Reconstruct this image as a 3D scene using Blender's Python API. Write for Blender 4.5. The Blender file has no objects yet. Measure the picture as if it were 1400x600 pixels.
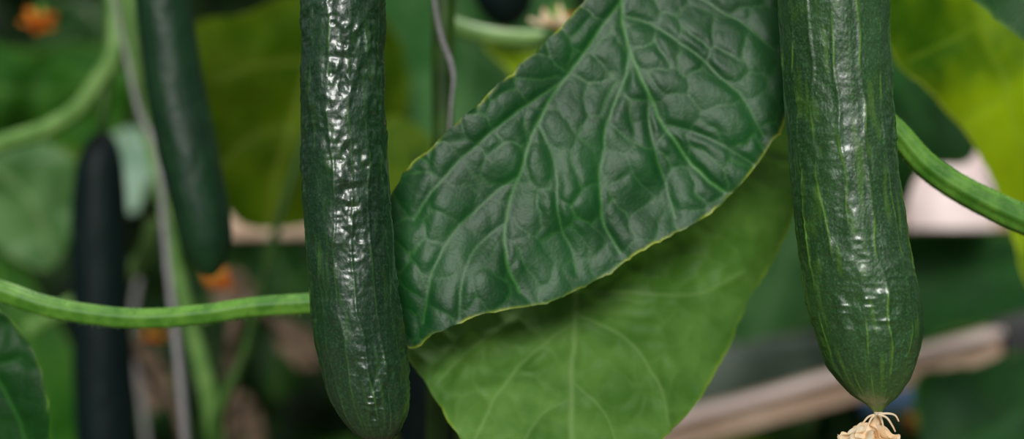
import bpy, math, random
import numpy as np
from mathutils import Vector, Matrix, Euler

random.seed(7)
scene = bpy.context.scene
scene.view_settings.view_transform = 'Standard'
scene.view_settings.look = 'None'

K = 0.72 / 1400.0
def DD(d): return np.where(np.asarray(d) > 0.72, 0.72 + (np.asarray(d) - 0.72) * 1.5, d)
def S(d): return K * float(DD(d))
def P(px, py, d):
    d = float(DD(d))
    return np.array([(px - 700) * K * d, d, 1.5 - (py - 300) * K * d])

# ------------------------------------------------------------------ noise
def vnoise(x, y, seed, perx=None):
    rs = np.random.RandomState(seed)
    L = rs.rand(256, 256)
    x = np.asarray(x, float); y = np.asarray(y, float)
    xi = np.floor(x).astype(int); yi = np.floor(y).astype(int)
    fx = x - xi; fy = y - yi
    fx = fx * fx * (3 - 2 * fx); fy = fy * fy * (3 - 2 * fy)
    m = perx if perx else 256
    x0 = xi % m; x1 = (xi + 1) % m
    y0 = yi % 256; y1 = (yi + 1) % 256
    a = L[x0, y0] * (1 - fx) + L[x1, y0] * fx
    b = L[x0, y1] * (1 - fx) + L[x1, y1] * fx
    return (a * (1 - fy) + b * fy) * 2 - 1

def catmull(pts, n, closed=False):
    pts = np.array(pts, float)
    N = len(pts)
    segs = N if closed else N - 1
    u = np.linspace(0, segs, n, endpoint=not closed)
    i = np.minimum(np.floor(u).astype(int), segs - 1)
    t = (u - i)[:, None]
    def g(k):
        return pts[k % N] if closed else pts[np.clip(k, 0, N - 1)]
    p0, p1, p2, p3 = g(i - 1), g(i), g(i + 1), g(i + 2)
    return 0.5 * ((2 * p1) + (-p0 + p2) * t + (2 * p0 - 5 * p1 + 4 * p2 - p3) * t**2 + (-p0 + 3 * p1 - 3 * p2 + p3) * t**3)

def blur(A, n, passes=3):
    if n < 1: return A
    for _ in range(passes):
        for ax in (0, 1):
            pad = [(0, 0), (0, 0)]; pad[ax] = (n, n)
            B = np.pad(A, pad, mode='edge')
            A = sum(np.take(B, range(k, k + A.shape[ax]), axis=ax) for k in range(2 * n + 1)) / (2 * n + 1)
    return A

# ------------------------------------------------------------------ mesh
def make_mesh(name, co, faces, mat, attrs=None, parent=None, origin=None, smooth=True):
    co = np.asarray(co, float)
    if origin is None: origin = co.mean(axis=0)
    origin = np.asarray(origin, float)
    me = bpy.data.meshes.new(name)
    me.from_pydata((co - origin).tolist(), [], faces.tolist() if hasattr(faces, 'tolist') else faces)
    if attrs:
        for k, v in attrs.items():
            a = me.attributes.new(k, 'FLOAT', 'POINT')
            a.data.foreach_set('value', np.asarray(v, np.float32))
    if smooth:
        me.polygons.foreach_set('use_smooth', [True] * len(me.polygons))
    me.materials.append(mat)
    me.update()
    ob = bpy.data.objects.new(name, me)
    scene.collection.objects.link(ob)
    if parent is not None:
        ob.parent = parent
        ob.location = Vector(origin) - parent.location
    else:
        ob.location = Vector(origin)
    return ob

def empty(name, loc):
    e = bpy.data.objects.new(name, None)
    e.empty_display_size = 0.02
    e.location = Vector(loc)
    scene.collection.objects.link(e)
    return e

def grid_faces(nr, nc, wrap):
    r = np.arange(nr - 1)[:, None]
    c = np.arange(nc if wrap else nc - 1)[None, :]
    c2 = (c + 1) % nc
    a = r * nc + c; b = r * nc + c2; d = (r + 1) * nc + c; e = (r + 1) * nc + c2
    return np.stack([a, d, e, b], -1).reshape(-1, 4)

# ------------------------------------------------------------------ materials
def new_mat(name):
    m = bpy.data.materials.new(name); m.use_nodes = True
    nt = m.node_tree; nt.nodes.clear()
    return m, nt, nt.nodes, nt.links
def rgb(c): return (c[0], c[1], c[2], 1.0)
def srgb(r, g, b):
    f = lambda v: (v / 255 / 12.92) if v / 255 <= 0.04045 else ((v / 255 + 0.055) / 1.055) ** 2.4
    return (f(r), f(g), f(b))
def mixc(N, L, fac, a, b):
    n = N.new('ShaderNodeMix'); n.data_type = 'RGBA'
    if hasattr(fac, 'node'): L.new(fac, n.inputs[0])
    else: n.inputs[0].default_value = fac
    for v, i in ((a, 6), (b, 7)):
        if hasattr(v, 'node'): L.new(v, n.inputs[i])
        else: n.inputs[i].default_value = rgb(v)
    return n.outputs[2]
def attr(N, name):
    n = N.new('ShaderNodeAttribute'); n.attribute_name = name; return n.outputs['Fac']
def noise(N, L, scale, detail=3, stretch=None):
    tc = N.new('ShaderNodeTexCoord'); n = N.new('ShaderNodeTexNoise')
    n.inputs['Scale'].default_value = scale; n.inputs['Detail'].default_value = detail
    if stretch:
        mp = N.new('ShaderNodeMapping'); mp.inputs['Scale'].default_value = stretch
        L.new(tc.outputs['Object'], mp.inputs['Vector']); L.new(mp.outputs[0], n.inputs['Vector'])
    else: L.new(tc.outputs['Object'], n.inputs['Vector'])
    return n.outputs['Fac']
def ramp(N, L, f, a, b):
    n = N.new('ShaderNodeMapRange'); n.interpolation_type = 'SMOOTHSTEP'
    n.inputs['From Min'].default_value = a; n.inputs['From Max'].default_value = b
    L.new(f, n.inputs['Value']); return n.outputs[0]

def leaf_mat(name, base, base2, vein, edge=None, rough=0.5, trans=0.3, tcol=None, spec=0.4, nscale=25, bump=0.25):
    m, nt, N, L = new_mat(name)
    out = N.new('ShaderNodeOutputMaterial'); b = N.new('ShaderNodeBsdfPrincipled')
    c = mixc(N, L, ramp(N, L, noise(N, L, nscale, 4), 0.35, 0.65), base, base2)
    c = mixc(N, L, attr(N, 'vein'), c, vein)
    if edge: c = mixc(N, L, attr(N, 'edge'), c, edge)
    L.new(c, b.inputs['Base Color'])
    b.inputs['Roughness'].default_value = rough
    b.inputs['Specular IOR Level'].default_value = spec
    bp = N.new('ShaderNodeBump'); bp.inputs['Strength'].default_value = bump; bp.inputs['Distance'].default_value = 0.0006
    L.new(noise(N, L, 700, 3), bp.inputs['Height']); L.new(bp.outputs[0], b.inputs['Normal'])
    t = N.new('ShaderNodeBsdfTranslucent')
    if tcol: t.inputs['Color'].default_value = rgb(tcol)
    else: L.new(c, t.inputs['Color'])
    mx = N.new('ShaderNodeMixShader'); mx.inputs[0].default_value = trans
    L.new(b.outputs[0], mx.inputs[1]); L.new(t.outputs[0], mx.inputs[2]); L.new(mx.outputs[0], out.inputs[0])
    return m

def cuke_mat(name, dark, mid, streak, rough=0.33, bump=0.5, spec=0.5, coat=0.0):
    m, nt, N, L = new_mat(name)
    out = N.new('ShaderNodeOutputMaterial'); b = N.new('ShaderNodeBsdfPrincipled')
    c = mixc(N, L, ramp(N, L, noise(N, L, 60, 5, (1, 1, 0.25)), 0.3, 0.7), dark, mid)
    fine = mixc(N, L, ramp(N, L, noise(N, L, 1100, 2), 0.45, 0.75), c, [min(1, v * 2.6 + 0.01) for v in mid])
    c = mixc(N, L, 0.5, c, fine)
    c = mixc(N, L, attr(N, 'streak'), c, streak)
    c = mixc(N, L, attr(N, 'tip'), c, streak)
    L.new(c, b.inputs['Base Color'])
    r = N.new('ShaderNodeMapRange'); r.inputs['To Min'].default_value = rough - 0.08; r.inputs['To Max'].default_value = rough + 0.2
    L.new(noise(N, L, 300, 4), r.inputs['Value']); L.new(r.outputs[0], b.inputs['Roughness'])
    b.inputs['Specular IOR Level'].default_value = spec
    b.inputs['Coat Weight'].default_value = coat; b.inputs['Coat Roughness'].default_value = 0.2
    bp = N.new('ShaderNodeBump'); bp.inputs['Strength'].default_value = bump; bp.inputs['Distance'].default_value = 0.0006
    L.new(noise(N, L, 850, 4, (1, 1, 0.6)), bp.inputs['Height']); L.new(bp.outputs[0], b.inputs['Normal'])
    bp2 = N.new('ShaderNodeBump'); bp2.inputs['Strength'].default_value = bump * 0.45; bp2.inputs['Distance'].default_value = 0.0006
    L.new(noise(N, L, 600, 2, (1, 1, 0.6)), bp2.inputs['Height'])
    L.new(bp2.outputs[0], b.inputs['Coat Normal'])
    L.new(b.outputs[0], out.inputs[0])
    return m

def plain_mat(name, c1, c2, rough=0.6, nscale=60, trans=0.0, stretch=None, bump=0.2):
    m, nt, N, L = new_mat(name)
    out = N.new('ShaderNodeOutputMaterial'); b = N.new('ShaderNodeBsdfPrincipled')
    nf = noise(N, L, nscale, 4, stretch)
    c = mixc(N, L, ramp(N, L, nf, 0.35, 0.65), c1, c2)
    L.new(c, b.inputs['Base Color']); b.inputs['Roughness'].default_value = rough
    bp = N.new('ShaderNodeBump'); bp.inputs['Strength'].default_value = bump; bp.inputs['Distance'].default_value = 0.0008
    L.new(nf, bp.inputs['Height']); L.new(bp.outputs[0], b.inputs['Normal'])
    if trans > 0:
        t = N.new('ShaderNodeBsdfTranslucent'); L.new(c, t.inputs['Color'])
        mx = N.new('ShaderNodeMixShader'); mx.inputs[0].default_value = trans
        L.new(b.outputs[0], mx.inputs[1]); L.new(t.outputs[0], mx.inputs[2]); L.new(mx.outputs[0], out.inputs[0])
    else: L.new(b.outputs[0], out.inputs[0])
    return m

M_cuke_r = cuke_mat('cucumber_skin', srgb(28, 60, 28), srgb(40, 78, 36), srgb(100, 148, 38), 0.36, 0.7, 0.6, 0.7)
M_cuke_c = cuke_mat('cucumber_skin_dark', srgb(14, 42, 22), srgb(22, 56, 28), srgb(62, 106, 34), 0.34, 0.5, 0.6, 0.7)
M_cuke_b = cuke_mat('cucumber_skin_deep_green', srgb(8, 36, 18), srgb(14, 50, 24), srgb(34, 76, 34), 0.45, 0.2, 0.35)  # deep green skin of the left cucumber
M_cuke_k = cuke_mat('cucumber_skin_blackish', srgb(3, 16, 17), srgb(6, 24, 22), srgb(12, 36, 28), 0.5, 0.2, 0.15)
M_leaf = leaf_mat('leaf_upper_skin', srgb(12, 62, 22), srgb(22, 78, 30), srgb(62, 124, 48), srgb(160, 176, 50), 0.45, 0.10, spec=0.34)
M_under = leaf_mat('leaf_underside_skin', srgb(70, 116, 36), srgb(94, 138, 56), srgb(128, 162, 92), srgb(130, 160, 40), 0.55, 0.3, spec=0.25, nscale=40)
M_olive = leaf_mat('leaf_olive', srgb(60, 92, 6), srgb(82, 110, 12), srgb(116, 136, 46), srgb(110, 130, 30), 0.6, 0.35, spec=0.12)
M_yellow = leaf_mat('leaf_painted_sun', srgb(54, 98, 8), srgb(150, 180, 14), srgb(120, 150, 30), srgb(170, 190, 50), 0.6, 0.35, spec=0.12, nscale=11)  # sun through the leaf is put into the brighter yellow-green
M_mid = leaf_mat('leaf_mid', srgb(34, 86, 18), srgb(52, 102, 26), srgb(80, 126, 50), srgb(90, 130, 40), 0.6, 0.3, spec=0.15)
M_greyg = leaf_mat('leaf_greyish', srgb(50, 98, 48), srgb(70, 116, 64), srgb(90, 130, 80), srgb(90, 130, 40), 0.6, 0.3, spec=0.15)
M_dark = leaf_mat('leaf_dark', srgb(12, 56, 14), srgb(22, 74, 20), srgb(40, 92, 32), srgb(90, 130, 40), 0.5, 0.2, spec=0.25)
M_pale = leaf_mat('leaf_pale', srgb(50, 96, 40), srgb(92, 132, 76), srgb(120, 152, 100), srgb(120, 150, 90), 0.45, 0.3, spec=0.35)
M_palegrey = leaf_mat('leaf_pale_grey', srgb(110, 150, 120), srgb(160, 190, 170), srgb(160, 190, 170), srgb(120, 150, 90), 0.4, 0.3, spec=0.5)  # pale grey-green leaf colour, much lighter than the other leaves
M_stem = plain_mat('stem_green', srgb(60, 114, 22), srgb(96, 146, 46), 0.5, 90, 0, (1, 1, 1))
M_stem_pale = plain_mat('stem_pale', srgb(84, 128, 52), srgb(112, 150, 76), 0.5, 60)
M_stem_dark = plain_mat('stem_dark', srgb(36, 68, 10), srgb(54, 90, 18), 0.5, 60)
M_string = plain_mat('twine_grey', srgb(120, 118, 120), srgb(150, 146, 148), 0.7, 400)
M_beige = plain_mat('rail_beige', srgb(222, 194, 172), srgb(198, 166, 142), 0.6, 30)
M_pink = plain_mat('gutter_pinkish', srgb(250, 230, 226), srgb(232, 208, 204), 0.55, 14)
M_black = plain_mat('black_rubber', srgb(22, 24, 26), srgb(32, 32, 34), 0.6, 60)
M_brown = plain_mat('withered_leaf', srgb(60, 46, 30), srgb(140, 118, 98), 0.8, 45, 0.2)
M_petal = plain_mat('dried_petal', srgb(255, 242, 216), srgb(248, 216, 172), 0.7, 140, 0.3, None, 0.6)
M_orange = plain_mat('orange_petal', srgb(250, 165, 60), srgb(235, 125, 40), 0.6, 60, 0.3)
M_grey = plain_mat('bar_grey', srgb(112, 126, 114), srgb(66, 86, 68), 0.6, 12)
M_blue = plain_mat('blue_plastic', srgb(80, 120, 160), srgb(60, 90, 130), 0.5, 20)

# ------------------------------------------------------------------ cucumber
def tube(name, pts, d, mat, parent=None, ribs=5, ribamp=0.06, nseg=24, n=None, seed=1, knobs=0.0):
    pp = np.array([[p[0], p[1], p[2], (p[3] if len(p) > 3 else d)] for p in pts], float)
    n = n or max(24, len(pp) * 14)
    q = catmull(pp, n)
    C = np.array([P(a[0], a[1], a[3]) for a in q]); R = np.array([a[2] * S(a[3]) for a in q])
    T = np.gradient(C, axis=0); T /= np.linalg.norm(T, axis=1)[:, None] + 1e-12
    ref = np.array([0, 1.0, 0.0])
    A = np.cross(T, ref); A /= np.linalg.norm(A, axis=1)[:, None] + 1e-9
    B = np.cross(T, A)
    th = np.linspace(0, 2 * np.pi, nseg, endpoint=False)
    rr = 1 + ribamp * np.cos(ribs * th)[None, :] + knobs * vnoise(th[None, :] * 3, np.arange(n)[:, None] * 0.3, seed)
    co = C[:, None, :] + (R[:, None] * rr)[:, :, None] * (np.cos(th)[None, :, None] * A[:, None, :] + np.sin(th)[None, :, None] * B[:, None, :])
    co = co.reshape(-1, 3)
    f = grid_faces(n, nseg, True).tolist()
    f.append(list(range(nseg))[::-1]); f.append([(n - 1) * nseg + i for i in range(nseg)])
    if knobs == 0 and n > 60 and nseg >= 40:   # fine hairs along sharp stalks
        rs = np.random.RandomState(seed); base = len(co); extra = []
        for _ in range(2200):
            i = rs.randint(1, n - 1); a = rs.uniform(0, 6.283)
            nv = math.cos(a) * A[i] + math.sin(a) * B[i]
            c0 = C[i] + T[i] * rs.uniform(-1, 1) * np.linalg.norm(C[i + 1] - C[i]) + nv * R[i] * 0.97
            h = rs.uniform(2.0, 4.5) * S(d); wv = T[i] * 0.35 * S(d)
            tip = c0 + nv * h + T[i] * rs.uniform(-1, 1) * S(d) * 1.5
            extra += [c0 - wv, c0 + wv, tip]; f.append([base, base + 1, base + 2]); base += 3
        co = np.vstack([co, np.array(extra)])
    return make_mesh(name, co, f, mat, None, parent)

def fruit(parent, ctrl, d, mat, nr, nt, seed, lump=0.014, rib=0.02, streak_th=0.25, tipamt=0.5, lineamt=0.5, crink=0.5):
    q = catmull(ctrl, nr)            # (py, px, r)
    py, px, r = q[:, 0], q[:, 1], np.maximum(q[:, 2], 0.3)
    th = np.linspace(0, 2 * np.pi, nt, endpoint=False)
    R0 = max(c[2] for c in ctrl)
    TH, PY = np.meshgrid(th, py); RR = np.repeat(r[:, None], nt, 1)
    u = TH / (2 * np.pi)
    v = PY / R0
    fade = np.clip(RR / R0 * 1.6 - 0.3, 0, 1)
    warp = 0.5 * vnoise(u * 6, v * 0.5, seed + 1, 6) + 0.3 * vnoise(u * 14, v * 1.6, seed + 12, 14)
    NR = 14
    ph = NR * TH + warp * 2.8
    ribmod = 0.5 + 0.6 * vnoise(u * NR, v * 0.9, seed + 2, NR)
    disp = rib * np.exp(-(np.sin(ph / 2) / 0.28) ** 2) * ribmod * R0
    uw = u + 0.006 * vnoise(u * 12, v * 4, seed + 20, 12)
    n1 = vnoise(uw * 22, v * 1.7, seed + 3, 22)
    n2 = vnoise(uw * 40, v * 4.6 + 3.1 * uw, seed + 4, 40)
    n4 = vnoise(uw * 26, v * 8.0, seed + 13, 26)
    n3 = vnoise(uw * 70, v * 11, seed + 5, 70)
    patch = np.clip(0.65 + 0.8 * vnoise(u * 9, v * 1.1, seed + 21, 9), 0.3, 1.2)
    disp = disp + lump * R0 * (1.0 * n1 + patch * (0.75 * n2 - crink * np.abs(n4) + 0.25 * n3))
    disp = disp + 0.02 * R0 * vnoise(u * 6, v * 0.6, seed + 6, 6)
    disp *= fade
    rad = RR + disp
    sc = S(d)
    line = np.exp(-(np.sin(ph / 2 + 0.25 * vnoise(u * 30, v * 2, seed + 9, 30)) / 0.085) ** 2)
    s2 = vnoise(u * 60, v * 1.1, seed + 7, 60) * 0.6 + vnoise(u * 90 + 0.2, v * 3.0, seed + 8, 90) * 0.4
    s2 = np.clip((s2 - streak_th) * 3.0, 0, 1)
    brk = np.clip(vnoise(u * NR, v * 1.9, seed + 10, NR) * 1.5 + 0.3, 0, 1)
    streak = np.clip(line * brk * lineamt + s2 * 0.25, 0, 1)
    tip = np.clip((0.8 - RR / R0) * 1.3, 0, 1) * (PY > ctrl[len(ctrl) // 2][0]) * tipamt
    c0 = np.array([P(a, b, d) for a, b in zip(px, py)])
    co = c0[:, None, :] + np.stack([rad * np.cos(TH) * sc, rad * np.sin(TH) * sc, np.zeros_like(rad)], -1)
    f = grid_faces(nr, nt, True)[:, ::-1].tolist()
    f.append(list(range(nt))); f.append([(nr - 1) * nt + i for i in range(nt)][::-1])
    return make_mesh('fruit', co.reshape(-1, 3), f, mat, {'streak': streak.ravel(), 'tip': tip.ravel()}, parent)

def petal_cluster(name, px, py, d, size, mat, parent=None, n=7, down=1.0, seed=3, spread=1.0, pw=0.34, curl=1.1):
    rs = random.Random(seed)
    cos, fs, base = [], [], 0
    o = P(px, py, d); s = S(d) * size
    nu, nv = 18, 13
    for k in range(n):
        az = 2 * math.pi * k / n + rs.uniform(-0.3, 0.3)
        tilt = rs.uniform(0.35, 1.15) * spread
        ln = rs.uniform(0.75, 1.1)
        tw = rs.uniform(-0.8, 0.8)
        for i in range(nu):
            t = i / (nu - 1)
            w = pw * math.sin(math.pi * min(1, t * 0.85 + 0.08)) ** 0.7
            a = tilt * (0.3 + curl * t)
            rr = ln * t * math.sin(a); zz = -ln * t * math.cos(a) * down
            for j in range(nv):
                q = (j / (nv - 1) - 0.5) * 2
                cr = 0.07 * math.sin(q * 6 + k * 2 + t * 5) * t + 0.04 * math.sin(t * 14 + k) + 0.03 * math.sin(q * 13 + k) * t
                lx = rr + cr * math.cos(a); lz = zz + cr + 0.12 * q * q * t
                ly = q * w + tw * 0.12 * t * q
                cos.append(o + s * np.array([lx * math.cos(az) - ly * math.sin(az), lx * math.sin(az) + ly * math.cos(az), lz]))
        f = grid_faces(nu, nv, False) + base
        fs += f.tolist(); base += nu * nv
    return make_mesh(name, cos, fs, mat, None, parent)

def cucumber(ctrl, d, mat, nr=300, nt=160, seed=1, stem=None, **kw):
    e = empty('cucumber', P(ctrl[0][1], ctrl[0][0], d))
    fruit(e, ctrl, d, mat, nr, nt, seed, **kw)
    if stem: tube('pedicel', stem, d, M_stem_dark, e)
    return e

DR = 0.60
c1 = cucumber([(-330, 1133, 10), (-322, 1133, 40), (-280, 1134, 62), (-200, 1135, 72), (-80, 1138, 75), (0, 1140, 75), (100, 1144, 74), (200, 1151, 73), (310, 1163, 75), (390, 1176, 78), (450, 1186, 73), (500, 1190, 58), (535, 1195, 36), (553, 1199, 15), (562, 1200, 7)],
    DR, M_cuke_r, 760, 360, 11, stem=[(1133, -322, 10), (1130, -400, 8), (1150, -520, 9)], lump=0.023, rib=0.024, streak_th=0.2, tipamt=0.4, lineamt=0.9, crink=0.7)
petal_cluster('dried_blossom', 1188, 580, DR, 58, M_petal, c1, n=7, seed=12, spread=1.2, pw=0.6, curl=0.6)
tube('style', [(1200, 558, 7), (1200, 572, 5.5), (1192, 590, 9)], DR, M_petal, c1)
for k, (dx, h) in enumerate([(-20, 8), (24, -2), (20, 12), (-14, 14), (8, 16)]):
    tube('tendril_%d' % k, [(1200, 566, 1.6), (1200 + dx * 0.6, 566 + h * 0.4, 1.5), (1200 + dx, 570 + h, 1.3), (1200 + dx * 1.2, 578 + h, 0.9)], DR - 0.004 * (k % 3), M_petal, c1, nseg=8)

cucumber([(-330, 474, 10), (-322, 474, 30), (-270, 474, 48), (-150, 472, 56), (0, 470, 57), (150, 469.5, 58), (300, 477, 60), (420, 486, 61), (500, 498, 59), (555, 508, 51), (588, 514, 34), (602, 517, 15), (606, 518, 4)],
    0.60, M_cuke_c, 760, 320, 31, stem=[(474, -322, 9), (470, -400, 8), (480, -520, 9)], lump=0.032, rib=0.02, streak_th=0.25, tipamt=0.2, lineamt=0.7, crink=0.8)
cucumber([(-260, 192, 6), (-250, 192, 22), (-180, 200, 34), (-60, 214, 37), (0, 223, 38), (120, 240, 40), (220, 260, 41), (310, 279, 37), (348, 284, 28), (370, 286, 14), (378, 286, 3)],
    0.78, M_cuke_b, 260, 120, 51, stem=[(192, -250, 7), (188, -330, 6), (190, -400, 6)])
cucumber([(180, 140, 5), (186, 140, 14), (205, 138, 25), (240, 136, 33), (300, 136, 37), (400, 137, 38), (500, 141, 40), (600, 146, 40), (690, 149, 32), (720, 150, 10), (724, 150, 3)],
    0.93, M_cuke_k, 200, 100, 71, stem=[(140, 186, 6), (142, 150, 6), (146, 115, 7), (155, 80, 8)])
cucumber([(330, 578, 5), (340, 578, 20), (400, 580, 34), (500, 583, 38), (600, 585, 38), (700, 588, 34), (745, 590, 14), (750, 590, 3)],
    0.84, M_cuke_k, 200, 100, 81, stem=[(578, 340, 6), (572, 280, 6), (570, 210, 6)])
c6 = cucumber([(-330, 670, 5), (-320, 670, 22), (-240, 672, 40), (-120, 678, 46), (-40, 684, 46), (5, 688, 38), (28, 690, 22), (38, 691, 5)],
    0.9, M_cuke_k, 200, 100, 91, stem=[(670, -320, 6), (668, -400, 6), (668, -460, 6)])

# ------------------------------------------------------------------ leaves with explicit outline
def seg_dist(X, Y, poly, closed=True, want_pt=False):
    poly = np.asarray(poly, float)
    A = poly; B = np.roll(poly, -1, 0)
    if not closed: A = poly[:-1]; B = poly[1:]
    best = np.full(X.shape, 1e18); bx = np.zeros_like(X); by = np.zeros_like(X)
    for a, b in zip(A, B):
        dx, dy = b - a; l2 = dx * dx + dy * dy + 1e-12
        t = np.clip(((X - a[0]) * dx + (Y - a[1]) * dy) / l2, 0, 1)
        qx = a[0] + t * dx; qy = a[1] + t * dy
        dd = (X - qx) ** 2 + (Y - qy) ** 2
        m = dd < best
        best[m] = dd[m]; bx[m] = qx[m]; by[m] = qy[m]
    if want_pt: return np.sqrt(best), bx, by
    return np.sqrt(best)
def inside(X, Y, poly):
    r = np.zeros(X.shape, bool)
    B = np.roll(poly, -1, 0)
    for a, b in zip(poly, B):
        if a[1] == b[1]: continue
        c = ((a[1] > Y) != (b[1] > Y)) & (X < (b[0] - a[0]) * (Y - a[1]) / (b[1] - a[1]) + a[0])
        r ^= c
    return r
def voro(X, Y, cell, seed, jit=0.42):
    rs = np.random.RandomState(seed)
    gx = np.arange(X.min() - 2 * cell, X.max() + 2 * cell, cell); gy = np.arange(Y.min() - 2 * cell, Y.max() + 2 * cell, cell)
    GX, GY = np.meshgrid(gx, gy)
    GX = GX + (np.arange(len(gy)) % 2)[:, None] * cell * 0.5
    GX = (GX + rs.uniform(-jit, jit, GX.shape) * cell).ravel(); GY = (GY + rs.uniform(-jit, jit, GY.shape) * cell).ravel()
    f1 = np.full(X.shape, 1e9); f2 = np.full(X.shape, 1e9)
    for a, b in zip(GX, GY):
        dd = np.hypot(X - a, Y - b)
        m = dd < f1
        f2 = np.where(m, f1, np.minimum(f2, dd)); f1 = np.where(m, dd, f1)
    return f2 - f1

def outline_leaf(name, pts, dfun, step, mat, veins=(), cell=36, bulge=0.0012, seed=1, ang=0.0, teeth=1.5, aspect=1.0, veinamt=0.5, raised=False, edgew=3.0, und=0.004, n_out=260, mainamt=1.0, soft=1, k1=0.62, k2=0.38, k3=0.10, a2w=0.32, passes=3):
    poly = catmull(pts, n_out, closed=True)
    if teeth > 0:
        nrm = np.roll(poly, -1, 0) - np.roll(poly, 1, 0); nrm = np.stack([nrm[:, 1], -nrm[:, 0]], 1); nrm /= np.linalg.norm(nrm, axis=1)[:, None] + 1e-9
        arc = np.concatenate([[0], np.cumsum(np.linalg.norm(np.diff(poly, axis=0), axis=1))])
        tn = vnoise(arc / 22, np.zeros(n_out), seed) + 0.9 * np.maximum(0, vnoise(arc / 8, np.zeros(n_out) + 3, seed + 50))
        poly = poly + nrm * (teeth * tn)[:, None]
    x0, y0 = poly.min(0) - step * 2; x1, y1 = poly.max(0) + step * 2
    xs = np.arange(x0, x1, step); ys = np.arange(y0, y1, step)
    X, Y = np.meshgrid(xs, ys)
    ins = inside(X, Y, poly)
    cellin = ins[:-1, :-1] | ins[1:, :-1] | ins[:-1, 1:] | ins[1:, 1:]
    used = np.zeros(X.shape, bool)
    used[:-1, :-1] |= cellin; used[1:, :-1] |= cellin; used[:-1, 1:] |= cellin; used[1:, 1:] |= cellin
    idx = -np.ones(X.shape, int); idx[used] = np.arange(used.sum())
    f = np.stack([idx[:-1, :-1][cellin], idx[1:, :-1][cellin], idx[1:, 1:][cellin], idx[:-1, 1:][cellin]], 1)
    x = X[used].copy(); y = Y[used].copy(); isin = ins[used]
    de, qx, qy = seg_dist(x, y, poly, True, True)
    x[~isin] = qx[~isin]; y[~isin] = qy[~isin]; de[~isin] = 0
    wx = X + 9 * vnoise(X / 34, Y / 34, seed + 1) + 2.5 * vnoise(X / 10, Y / 10, seed + 11); wy = Y + 9 * vnoise(X / 34 + 9, Y / 34, seed + 2) + 2.5 * vnoise(X / 10 + 5, Y / 10, seed + 12)
    dm = np.full(X.shape, 200.0); vm = np.zeros(X.shape)
    for w, line in veins:
        ln = catmull(line, max(8, len(line) * 5))
        dd = seg_dist(wx * 0.3 + X * 0.7, wy * 0.3 + Y * 0.7, ln, False)
        dm = np.minimum(dm, dd); vm = np.maximum(vm, np.exp(-(dd / w) ** 2) * min(1, 0.25 + w / 4) * mainamt)
    ca, sa = math.cos(ang), math.sin(ang)
    ru = (wx * ca + wy * sa) / aspect; rv = -wx * sa + wy * ca
    e1 = voro(ru, rv, cell, seed + 3)
    e2 = voro(ru, rv, cell * 0.45, seed + 4)
    sat = lambda t: 1 - np.exp(-2.0 * t)
    a1 = sat(dm / (cell * 0.8)); a2 = sat(e1 / (cell * a2w)); a3 = sat(e2 / (cell * 0.2))
    near = np.clip(dm / (cell * 0.25), 0, 1)
    mod = np.clip(0.75 + 0.6 * vnoise(X / 70, Y / 70, seed + 30), 0.25, 1.2)
    h = k1 * a1 + mod * (k2 * near * a2 + k3 * near * a3)
    h = blur(h, soft, passes)
    if raised: h = 1 - h
    vein = np.clip(vm + veinamt * mod * near * np.exp(-(e1 / 2.4) ** 2) + veinamt * 0.3 * near * np.exp(-(e2 / 1.6) ** 2), 0, 1)
    h = h[used]; vein = vein[used]
    big = und * (vnoise(x / 130, y / 130, seed + 5) + 0.45 * vnoise(x / 55, y / 55, seed + 6))
    edge = np.exp(-(de / edgew) ** 2) * np.clip(0.5 + 0.9 * vnoise(x / 22, y / 22, seed + 7), 0, 1)
    d = DD(dfun(x, y)) - bulge * h + big
    co = np.stack([(x - 700) * K * d, d, 1.5 - (y - 300) * K * d], 1)
    return make_mesh(name, co, f, mat, {'vein': vein, 'edge': edge})

main_pts = [(1068, -60), (1085, 60), (1082, 140), (1058, 192), (1030, 235), (1000, 268), (960, 300), (905, 328), (870, 348), (835, 372), (795, 392), (750, 412), (700, 424), (655, 432), (610, 448), (562, 474),
            (548, 440), (538, 390), (530, 330), (532, 272), (556, 235), (600, 190), (650, 145), (700, 100), (740, 62), (780, 22), (815, -20), (860, -90), (960, -130), (1030, -110)]
main_veins = [(2.8, [(842, -80), (848, 0), (862, 70), (885, 125), (908, 172), (945, 225), (990, 262)]),
    (2.3, [(848, 0), (815, 50), (770, 110), (735, 170), (708, 240), (692, 300), (690, 350), (712, 400)]),
    (2.0, [(862, 70), (850, 120), (828, 180), (820, 240), (826, 300), (850, 345)]),
    (1.6, [(770, 110), (715, 150), (655, 195), (600, 250), (565, 300)]),
    (1.5, [(708, 240), (660, 275), (615, 325), (590, 380), (580, 440)]),
    (1.5, [(885, 125), (890, 180), (905, 240), (925, 300)]),
    (1.4, [(735, 170), (760, 230), (765, 300), (790, 370)]),
    (1.5, [(852, 20), (900, 40), (960, 80), (1010, 130), (1045, 185)]),
    (1.3, [(848, -30), (920, -20), (990, 15), (1060, 70)]),
    (1.2, [(908, 172), (950, 180), (1000, 205), (1030, 225)]),
    (1.2, [(692, 300), (650, 340), (630, 390), (628, 435)])]
outline_leaf('cucumber_leaf', main_pts, lambda x, y: 0.634 + 0.00004 * (300 - y) + 0.00003 * (x - 800) + 0.012 * np.clip((640 - x) / 110, 0, 1) ** 2,
    1.9, M_leaf, main_veins, cell=40, bulge=0.0019, seed=21, ang=0.95, aspect=1.3, veinamt=0.30, edgew=2.4, und=0.003, teeth=2.4, n_out=520, mainamt=0.85, soft=1, k1=0.42, k2=0.55, k3=0.10, a2w=0.6, passes=2)

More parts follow.
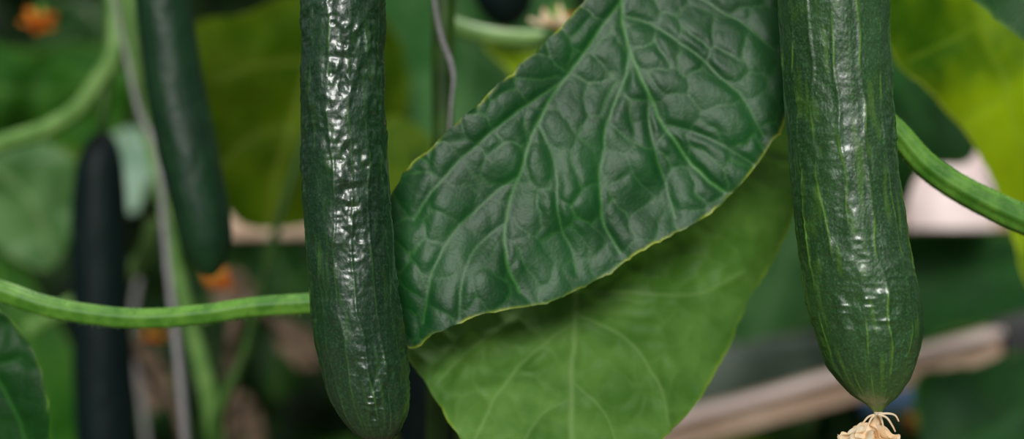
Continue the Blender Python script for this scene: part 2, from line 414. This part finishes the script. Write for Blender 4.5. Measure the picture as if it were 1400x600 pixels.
low_pts = [(556, 484), (590, 535), (622, 590), (660, 660), (760, 700), (850, 665), (905, 605), (945, 560), (975, 515), (1000, 465), (1020, 420), (1045, 380), (1075, 320), (1092, 270), (1092, 200), (1080, 165), (1040, 200), (960, 270), (860, 330), (760, 390), (640, 430), (580, 455)]
low_veins = [(4.0, [(790, 380), (785, 450), (780, 520), (782, 600), (780, 690)]),
    (2.0, [(788, 440), (730, 480), (680, 540), (650, 600)]),
    (2.0, [(787, 430), (850, 460), (900, 520), (915, 580)]),
    (2.0, [(800, 400), (880, 400), (960, 400), (1020, 370)]),
    (1.6, [(782, 540), (730, 580), (700, 640)]), (1.6, [(782, 520), (830, 570), (850, 630)]),
    (1.6, [(700, 440), (640, 480), (600, 520)])]
outline_leaf('cucumber_leaf', low_pts, lambda x, y: 0.68 - 0.00020 * np.clip(y - 400, 0, 400) - 0.00003 * np.clip(400 - y, 0, 300) + 0.00010 * np.clip(x - 900, 0, 200),
    2.4, M_under, low_veins, cell=40, bulge=0.0034, seed=41, ang=0.3, veinamt=0.10, raised=True, edgew=2.5, und=0.005, teeth=2.0, mainamt=0.6, soft=1, n_out=400, k1=0.3, k2=0.7, k3=0.1, a2w=0.6)

def flat(d0, gx=0.0, gy=0.0, cx=700, cy=300): return lambda x, y: d0 + gx * (x - cx) + gy * (y - cy)
outline_leaf('cucumber_leaf', [(1195, -60), (1205, 30), (1228, 88), (1262, 118), (1300, 160), (1335, 205), (1362, 262), (1385, 330), (1408, 400), (1460, 420), (1520, 300), (1540, 120), (1480, -40), (1380, -110), (1270, -120)],
    flat(0.80, 0.0002, 0, 1300), 4, M_yellow, [(5, [(1300, -100), (1330, 0), (1370, 110), (1410, 250), (1430, 380)]), (3, [(1340, 30), (1290, 60), (1240, 80)]), (3, [(1375, 130), (1330, 150), (1310, 165)])], cell=60, bulge=0.008, seed=61, veinamt=0.2, und=0.016, mainamt=0.6)
outline_leaf('cucumber_leaf', [(1305, -30), (1340, 10), (1375, 38), (1410, 58), (1470, 60), (1500, -20), (1440, -90), (1350, -80)],
    flat(0.67), 3.5, M_dark, [(3, [(1330, -60), (1400, 0), (1470, 40)])], cell=40, seed=62, edgew=5)
outline_leaf('cucumber_leaf', [(262, 40), (330, 20), (420, -10), (520, 20), (560, 120), (520, 240), (440, 300), (370, 312), (325, 300), (295, 250), (280, 160)],
    flat(0.98, 0.0003, 0.0001, 400, 150), 5, M_olive, [(4, [(460, -10), (420, 100), (385, 220), (365, 310)]), (3, [(430, 80), (350, 90), (290, 110)]), (3, [(400, 170), (340, 190), (300, 230)])], cell=60, seed=63, und=0.02, bulge=0.006, veinamt=0.2)
outline_leaf('cucumber_leaf', [(500, -40), (600, -60), (760, -30), (780, 60), (720, 130), (690, 200), (630, 260), (560, 300), (500, 230)],
    flat(1.06, 0.0002, 0), 5, M_greyg, [(4, [(600, -50), (640, 80), (600, 250)]), (3, [(640, 60), (700, 110)])], cell=60, seed=64, und=0.015)
outline_leaf('cucumber_leaf', [(525, 165), (560, 165), (592, 195), (585, 250), (545, 290), (515, 260)],
    flat(0.95), 5, M_olive, [], cell=60, seed=65)
outline_leaf('cucumber_leaf', [(660, 60), (700, 66), (760, 70), (800, 40), (790, 110), (720, 110), (690, 90)],
    flat(0.93), 5, M_yellow, [], cell=60, seed=66)
outline_leaf('cucumber_leaf', [(-60, 400), (0, 425), (40, 470), (62, 530), (66, 590), (60, 660), (-20, 720), (-100, 600)],
    flat(0.665), 3, M_dark, [(3, [(-60, 460), (0, 520), (40, 620)]), (2, [(-10, 500), (30, 490)])], cell=38, seed=67, bulge=0.0022, veinamt=0.25, k1=0.3, k2=0.6)
outline_leaf('cucumber_leaf', [(-40, 205), (40, 190), (100, 215), (130, 250), (100, 320), (60, 370), (-10, 330), (-60, 280)],
    flat(1.05), 5, M_pale, [(4, [(-30, 220), (40, 270), (70, 350)])], cell=60, seed=68, und=0.03)
outline_leaf('cucumber_leaf', [(-60, 310), (10, 320), (40, 380), (90, 460), (120, 560), (90, 660), (-40, 660), (-100, 480)],
    flat(1.1), 5, M_mid, [(4, [(-30, 330), (30, 450), (70, 640)])], cell=60, seed=69, und=0.01)
outline_leaf('cucumber_leaf', [(-50, 60), (40, 70), (120, 60), (180, 110), (150, 190), (60, 200), (-40, 180)],
    flat(1.2), 6, M_mid, [(4, [(-30, 120), (150, 130)])], cell=60, seed=70, und=0.05)
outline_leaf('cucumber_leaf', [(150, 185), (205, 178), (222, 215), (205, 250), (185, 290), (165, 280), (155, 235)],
    flat(1.15), 6, M_palegrey, [], cell=60, seed=71)
outline_leaf('cucumber_leaf', [(1200, 60), (1290, 90), (1330, 150), (1330, 215), (1260, 235), (1225, 300), (1180, 240)],
    flat(0.97), 5, M_dark, [(4, [(1210, 80), (1270, 180)])], cell=60, seed=72)
outline_leaf('cucumber_leaf', [(1190, 330), (1300, 315), (1420, 330), (1480, 400), (1400, 440), (1300, 455), (1230, 500), (1170, 420)],
    flat(1.25), 6, M_dark, [(4, [(1200, 400), (1420, 360)])], cell=60, seed=73)
outline_leaf('cucumber_leaf', [(1250, 520), (1330, 500), (1420, 480), (1500, 540), (1480, 660), (1350, 680), (1270, 620)],
    flat(1.0), 6, M_dark, [(4, [(1480, 520), (1300, 620)])], cell=60, seed=74)
outline_leaf('cucumber_leaf', [(1040, 290), (1110, 290), (1150, 380), (1120, 440), (1050, 460), (1010, 470), (990, 450), (1010, 380)],
    flat(1.15), 6, M_greyg, [(4, [(1100, 300), (1020, 490)])], cell=60, seed=75)

# ------------------------------------------------------------------ stems
tube('leaf_stalk', [(-60, 385, 15), (0, 398, 14.5), (60, 418, 14), (130, 431, 13.5), (200, 436, 13.5), (280, 430, 13.5), (350, 420, 13.5), (440, 414, 14), (520, 405, 14)], 0.67, M_stem, ribs=5, ribamp=0.07, nseg=40)
tube('leaf_stalk', [(1190, 150, 16), (1225, 180, 16), (1262, 222, 17), (1300, 250, 18), (1345, 275, 19), (1400, 300, 20), (1470, 325, 21)], 0.645, M_stem, ribs=7, ribamp=0.06, nseg=56)
tube('vine_stem', [(-80, 225, 12), (0, 197, 12), (60, 178, 12), (105, 150, 12), (135, 110, 12), (155, 75, 13), (158, 20, 12), (150, -60, 12)], 0.9, M_stem_pale, ribs=5, ribamp=0.08)
tube('vine_stem', [(606, -120, 17), (606, 0, 16), (604, 90, 15), (604, 190, 14), (600, 320, 14), (596, 620, 14)], 0.76, M_stem_dark)
tube('vine_stem', [(606, 30, 12), (650, 45, 12), (700, 52, 11), (745, 52, 10)], 0.84, M_stem_pale)
tube('vine_stem', [(40, 450, 10), (100, 415, 10), (160, 385, 11), (195, 350, 10), (210, 300, 9)], 1.0, M_stem_pale)
tube('vine_stem', [(170, -80, 9), (180, 40, 9), (190, 130, 9), (215, 230, 9), (235, 340, 8), (262, 450, 9), (285, 540, 11), (300, 640, 12)], 0.95, M_stem_pale)
tube('vine_stem', [(420, 180, 5), (385, 290, 6), (360, 380, 6), (335, 480, 7), (300, 560, 8), (290, 640, 8)], 0.92, M_stem_dark)
tube('vine_stem', [(325, 420, 8), (315, 480, 8), (318, 560, 9), (320, 650, 9)], 1.05, M_brown)
tube('vine_stem', [(440, 500, 5), (400, 460, 6), (372, 440, 6), (330, 400, 5)], 1.0, M_brown)
tube('vine_stem', [(180, 470, 5), (205, 520, 6), (240, 560, 6), (262, 650, 6)], 1.0, M_brown)
tube('support_twine', [(140, -80, 2.5), (165, 40, 2.5), (190, 150, 3.5), (216, 212, 4), (226, 330, 4.5), (238, 440, 5), (250, 560, 5.5), (256, 660, 5.5)], 0.88, M_string, nseg=10)
tube('support_twine', [(590, -80, 3), (594, 0, 3.2), (603, 50, 3.4), (616, 85, 3.4), (620, 110, 3), (616, 150, 2), (610, 260, 2)], 0.73, M_string, nseg=10)
tube('support_twine', [(205, 650, 4), (190, 520, 4), (178, 460, 4), (190, 380, 4)], 1.1, M_string, nseg=10)

# ------------------------------------------------------------------ flowers
for (x, y, d, s, m) in [(57, 24, 1.0, 28, M_orange), (300, 386, 0.92, 30, M_orange), (212, 455, 1.05, 24, M_orange), (757, 24, 0.82, 32, M_petal), (1258, 570, 1.15, 28, M_orange), (770, 30, 0.86, 20, M_orange)]:
    e = empty('cucumber_flower', P(x, y, d))
    petal_cluster('petals', x, y, d, s, m, e, n=6, seed=int(x), spread=1.5)
    tube('flower_base', [(x, y - 20, 4), (x, y - 8, 5), (x, y + 2, 6)], d, M_stem, e)

# ------------------------------------------------------------------ rails
def beam(name, a, b, hw, depth_m, mat, parent=None):
    A = P(*a); B = P(*b); T = B - A; T /= np.linalg.norm(T)
    Yv = np.array([0, 1.0, 0]); Yv = Yv - T * T.dot(Yv); Yv /= np.linalg.norm(Yv)
    U = np.cross(Yv, T)
    h = hw * S((a[2] + b[2]) / 2); w = depth_m / 2; r = min(h, w) * 0.3
    prof = []
    for (cx, cy, a0) in [(w - r, h - r, 0), (-w + r, h - r, 90), (-w + r, -h + r, 180), (w - r, -h + r, 270)]:
        for k in range(5):
            t = math.radians(a0 + 22.5 * k); prof.append((cx + r * math.cos(t), cy + r * math.sin(t)))
    n = 24; m = len(prof); co = []
    for i in range(n):
        c = A + (B - A) * i / (n - 1)
        for p in prof: co.append(c + Yv * p[0] + U * p[1])
    f = grid_faces(n, m, True).tolist(); f.append(list(range(m))[::-1]); f.append([(n - 1) * m + i for i in range(m)])
    return make_mesh(name, co, f, mat, None, parent)
e = empty('support_rail', P(1100, 540, 1.1))
beam('bar', (860, 606, 1.12), (1372, 468, 1.08), 23, 0.03, M_beige, e)
beam('lip', (860, 590, 1.09), (1372, 452, 1.05), 5, 0.012, M_pink, e)
beam('end_cap', (1366, 470, 1.078), (1440, 450, 1.075), 30, 0.04, M_black, e)
e = empty('growing_gutter', P(1100, 300, 1.3))
beam('tray', (290, 309, 1.22), (1372, 296, 1.2), 17, 0.05, M_beige, e)
prof = catmull([(1236, 312), (1240, 240), (1258, 196), (1300, 190), (1336, 194), (1354, 236), (1364, 312)], 60)
co = []; rings = 7
for k in range(rings):
    t = k / (rings - 1); dd = 1.17 + 0.07 * t; s = 1 - 0.08 * abs(2 * t - 1) ** 2
    for p in prof: co.append(P(1300 + (p[0] - 1300) * s, 312 + (p[1] - 312) * s, dd))
f = grid_faces(rings, 60, False).tolist(); f.append(list(range(60))); f.append([(rings - 1) * 60 + i for i in range(60)][::-1])
make_mesh('substrate_bag', co, f, M_pink, None, e)
e = empty('grey_bar', P(1060, 500, 1.4))  # plain grey bar standing in for a blurred grey patch
beam('tray', (930, 520, 1.4), (1180, 488, 1.4), 40, 0.06, M_grey, e)
beam('drip_hose', (1180, 552, 1.3), (1262, 536, 1.3), 13, 0.02, M_blue)

for (pts, d, sd) in [([(290, 370), (325, 370), (345, 400), (330, 430), (300, 420)], 1.15, 1), ([(175, 450), (215, 480), (230, 540), (205, 560), (185, 520)], 1.2, 2), ([(370, 435), (410, 440), (440, 490), (410, 500), (385, 470)], 1.15, 3), ([(330, 540), (350, 560), (360, 640), (335, 640)], 1.25, 4)]:
    outline_leaf('withered_leaf', pts, flat(d), 5, M_brown, [], cell=30, seed=80 + sd, bulge=0.004, und=0.01, teeth=5)

# ------------------------------------------------------------------ background foliage mass
m, nt_, N, L = new_mat('foliage_mass')
out = N.new('ShaderNodeOutputMaterial'); b = N.new('ShaderNodeBsdfPrincipled')
cr = N.new('ShaderNodeValToRGB'); L.new(attr(N, 'tint'), cr.inputs[0])
els = cr.color_ramp.elements
els[0].position = 0; els[0].color = rgb(srgb(8, 34, 8)); els[1].position = 1.0; els[1].color = rgb(srgb(115, 135, 20))
for p_, c_ in [(0.4, (20, 60, 10)), (0.65, (42, 84, 12)), (0.85, (70, 102, 12))]:
    q = els.new(p_); q.color = rgb(srgb(*c_))
c = mixc(N, L, attr(N, 'vein'), cr.outputs[0], srgb(90, 130, 60))
L.new(c, b.inputs['Base Color']); b.inputs['Roughness'].default_value = 0.5; b.inputs['Specular IOR Level'].default_value = 0.2
t = N.new('ShaderNodeBsdfTranslucent'); L.new(c, t.inputs['Color']); mx = N.new('ShaderNodeMixShader'); mx.inputs[0].default_value = 0.3
L.new(b.outputs[0], mx.inputs[1]); L.new(t.outputs[0], mx.inputs[2]); L.new(mx.outputs[0], out.inputs[0])
M_mass = m
rs = random.Random(5)
cos, fs, vein, tint, base = [], [], [], [], 0
nr_, na_ = 8, 40
for k in range(460):
    d = rs.uniform(1.6, 2.8)
    x = rs.uniform(-1.9, 1.9); z = rs.uniform(0.4, 2.7)
    size = rs.uniform(0.08, 0.15)
    rot = Euler((rs.uniform(-0.9, 0.5) + 1.57, rs.uniform(-0.6, 0.6), rs.uniform(-0.7, 0.7))).to_matrix() @ Matrix.Rotation(rs.uniform(0, 6.28), 3, 'Z')
    R = np.array(rot); tn = rs.random() ** 1.5
    for i in range(nr_):
        t_ = i / (nr_ - 1)
        for j in range(na_):
            a = 2 * math.pi * j / na_
            rr = size * (0.82 + 0.16 * math.cos(5 * a) + 0.03 * math.cos(25 * a)) * (1 - 0.55 * math.exp(-((a - math.pi) / 0.28) ** 2))
            px_, py_ = t_ * rr * math.cos(a), t_ * rr * math.sin(a)
            z_ = -0.9 * (px_ ** 2 + py_ ** 2) / size * 0.5 + 0.15 * abs(py_) + 0.01 * math.sin(a * 5 + k) * t_
            cos.append(R @ np.array([px_, py_, z_]) + np.array([x, d, z]))
            vein.append(math.exp(-((math.sin(2.5 * a)) * t_ / 0.07) ** 2) * 0.4); tint.append(tn)
    fs += (grid_faces(nr_, na_, True) + base).tolist(); base += nr_ * na_
for k in range(12):   # crop stems rooted in the ground
    x = -1.9 + k * 0.345; d = 2.2 + 0.3 * math.sin(k * 2.1)
    for i in range(40):
        z = -0.01 + 2.8 * i / 39
        for j in range(8):
            a = j * math.pi / 4
            cos.append(np.array([x + 0.03 * math.sin(z * 4 + k) + 0.007 * math.cos(a), d + 0.007 * math.sin(a), z])); vein.append(0.2); tint.append(0.5)
    fs += (grid_faces(40, 8, True) + base).tolist(); base += 320
make_mesh('background_foliage', cos, fs, M_mass, {'vein': vein, 'tint': tint})

nx, nz = 160, 110
X, Z = np.meshgrid(np.linspace(-4, 4, nx), np.linspace(0, 3.6, nz))
Yh = 3.4 + 0.18 * vnoise(X * 5, Z * 5, 3) + 0.1 * vnoise(X * 12, Z * 12, 4)
co = np.stack([X, Yh, Z], -1).reshape(-1, 3)
make_mesh('crop_row_hedge', co, grid_faces(nz, nx, False)[:, ::-1], plain_mat('hedge_green', srgb(8, 30, 10), srgb(36, 76, 16), 0.7, 9))
bpy.ops.mesh.primitive_grid_add(x_subdivisions=40, y_subdivisions=40, size=10, location=(0, 1.5, 0))
g = bpy.context.object; g.name = 'ground'; g.data.materials.append(plain_mat('soil_ground', srgb(70, 62, 48), srgb(110, 100, 84), 0.9, 6))

# ------------------------------------------------------------------ light
w = bpy.data.worlds.new('World'); scene.world = w; w.use_nodes = True
nt = w.node_tree; N = nt.nodes; L = nt.links; N.clear()
o = N.new('ShaderNodeOutputWorld'); bg = N.new('ShaderNodeBackground')
tc = N.new('ShaderNodeTexCoord'); sp = N.new('ShaderNodeSeparateXYZ'); L.new(tc.outputs['Generated'], sp.inputs[0])
mr = N.new('ShaderNodeMapRange'); mr.inputs['From Min'].default_value = -0.05; mr.inputs['From Max'].default_value = 0.9
L.new(sp.outputs['Z'], mr.inputs['Value'])
cc = mixc(N, L, mr.outputs[0], (0.04, 0.06, 0.04), (0.93, 0.96, 1.0))
L.new(cc, bg.inputs['Color']); bg.inputs['Strength'].default_value = 0.5
L.new(bg.outputs[0], o.inputs[0])
def sun(name, direction, energy, angle, col):
    l = bpy.data.lights.new(name, 'SUN'); l.energy = energy; l.angle = math.radians(angle); l.color = col
    ob = bpy.data.objects.new(name, l); scene.collection.objects.link(ob)
    ob.rotation_euler = Vector(direction).to_track_quat('-Z', 'Y').to_euler(); ob.location = (0, -1, 3)
sun('sun_soft', (0.05, 0.88, -0.38), 2.8, 20, (1.0, 0.99, 0.96))
sun('sun_back', (-0.2, -0.5, -1.0), 2.2, 8, (1.0, 0.97, 0.86))

# ------------------------------------------------------------------ camera
cam = bpy.data.cameras.new('camera'); co_ = bpy.data.objects.new('camera', cam); scene.collection.objects.link(co_)
co_.location = (0, 0, 1.5); co_.rotation_euler = (math.radians(90), 0, 0)
cam.lens = 50; cam.sensor_width = 36; cam.clip_start = 0.02; cam.clip_end = 50
cam.dof.use_dof = True; cam.dof.focus_distance = 0.60; cam.dof.aperture_fstop = 3.1
scene.camera = co_
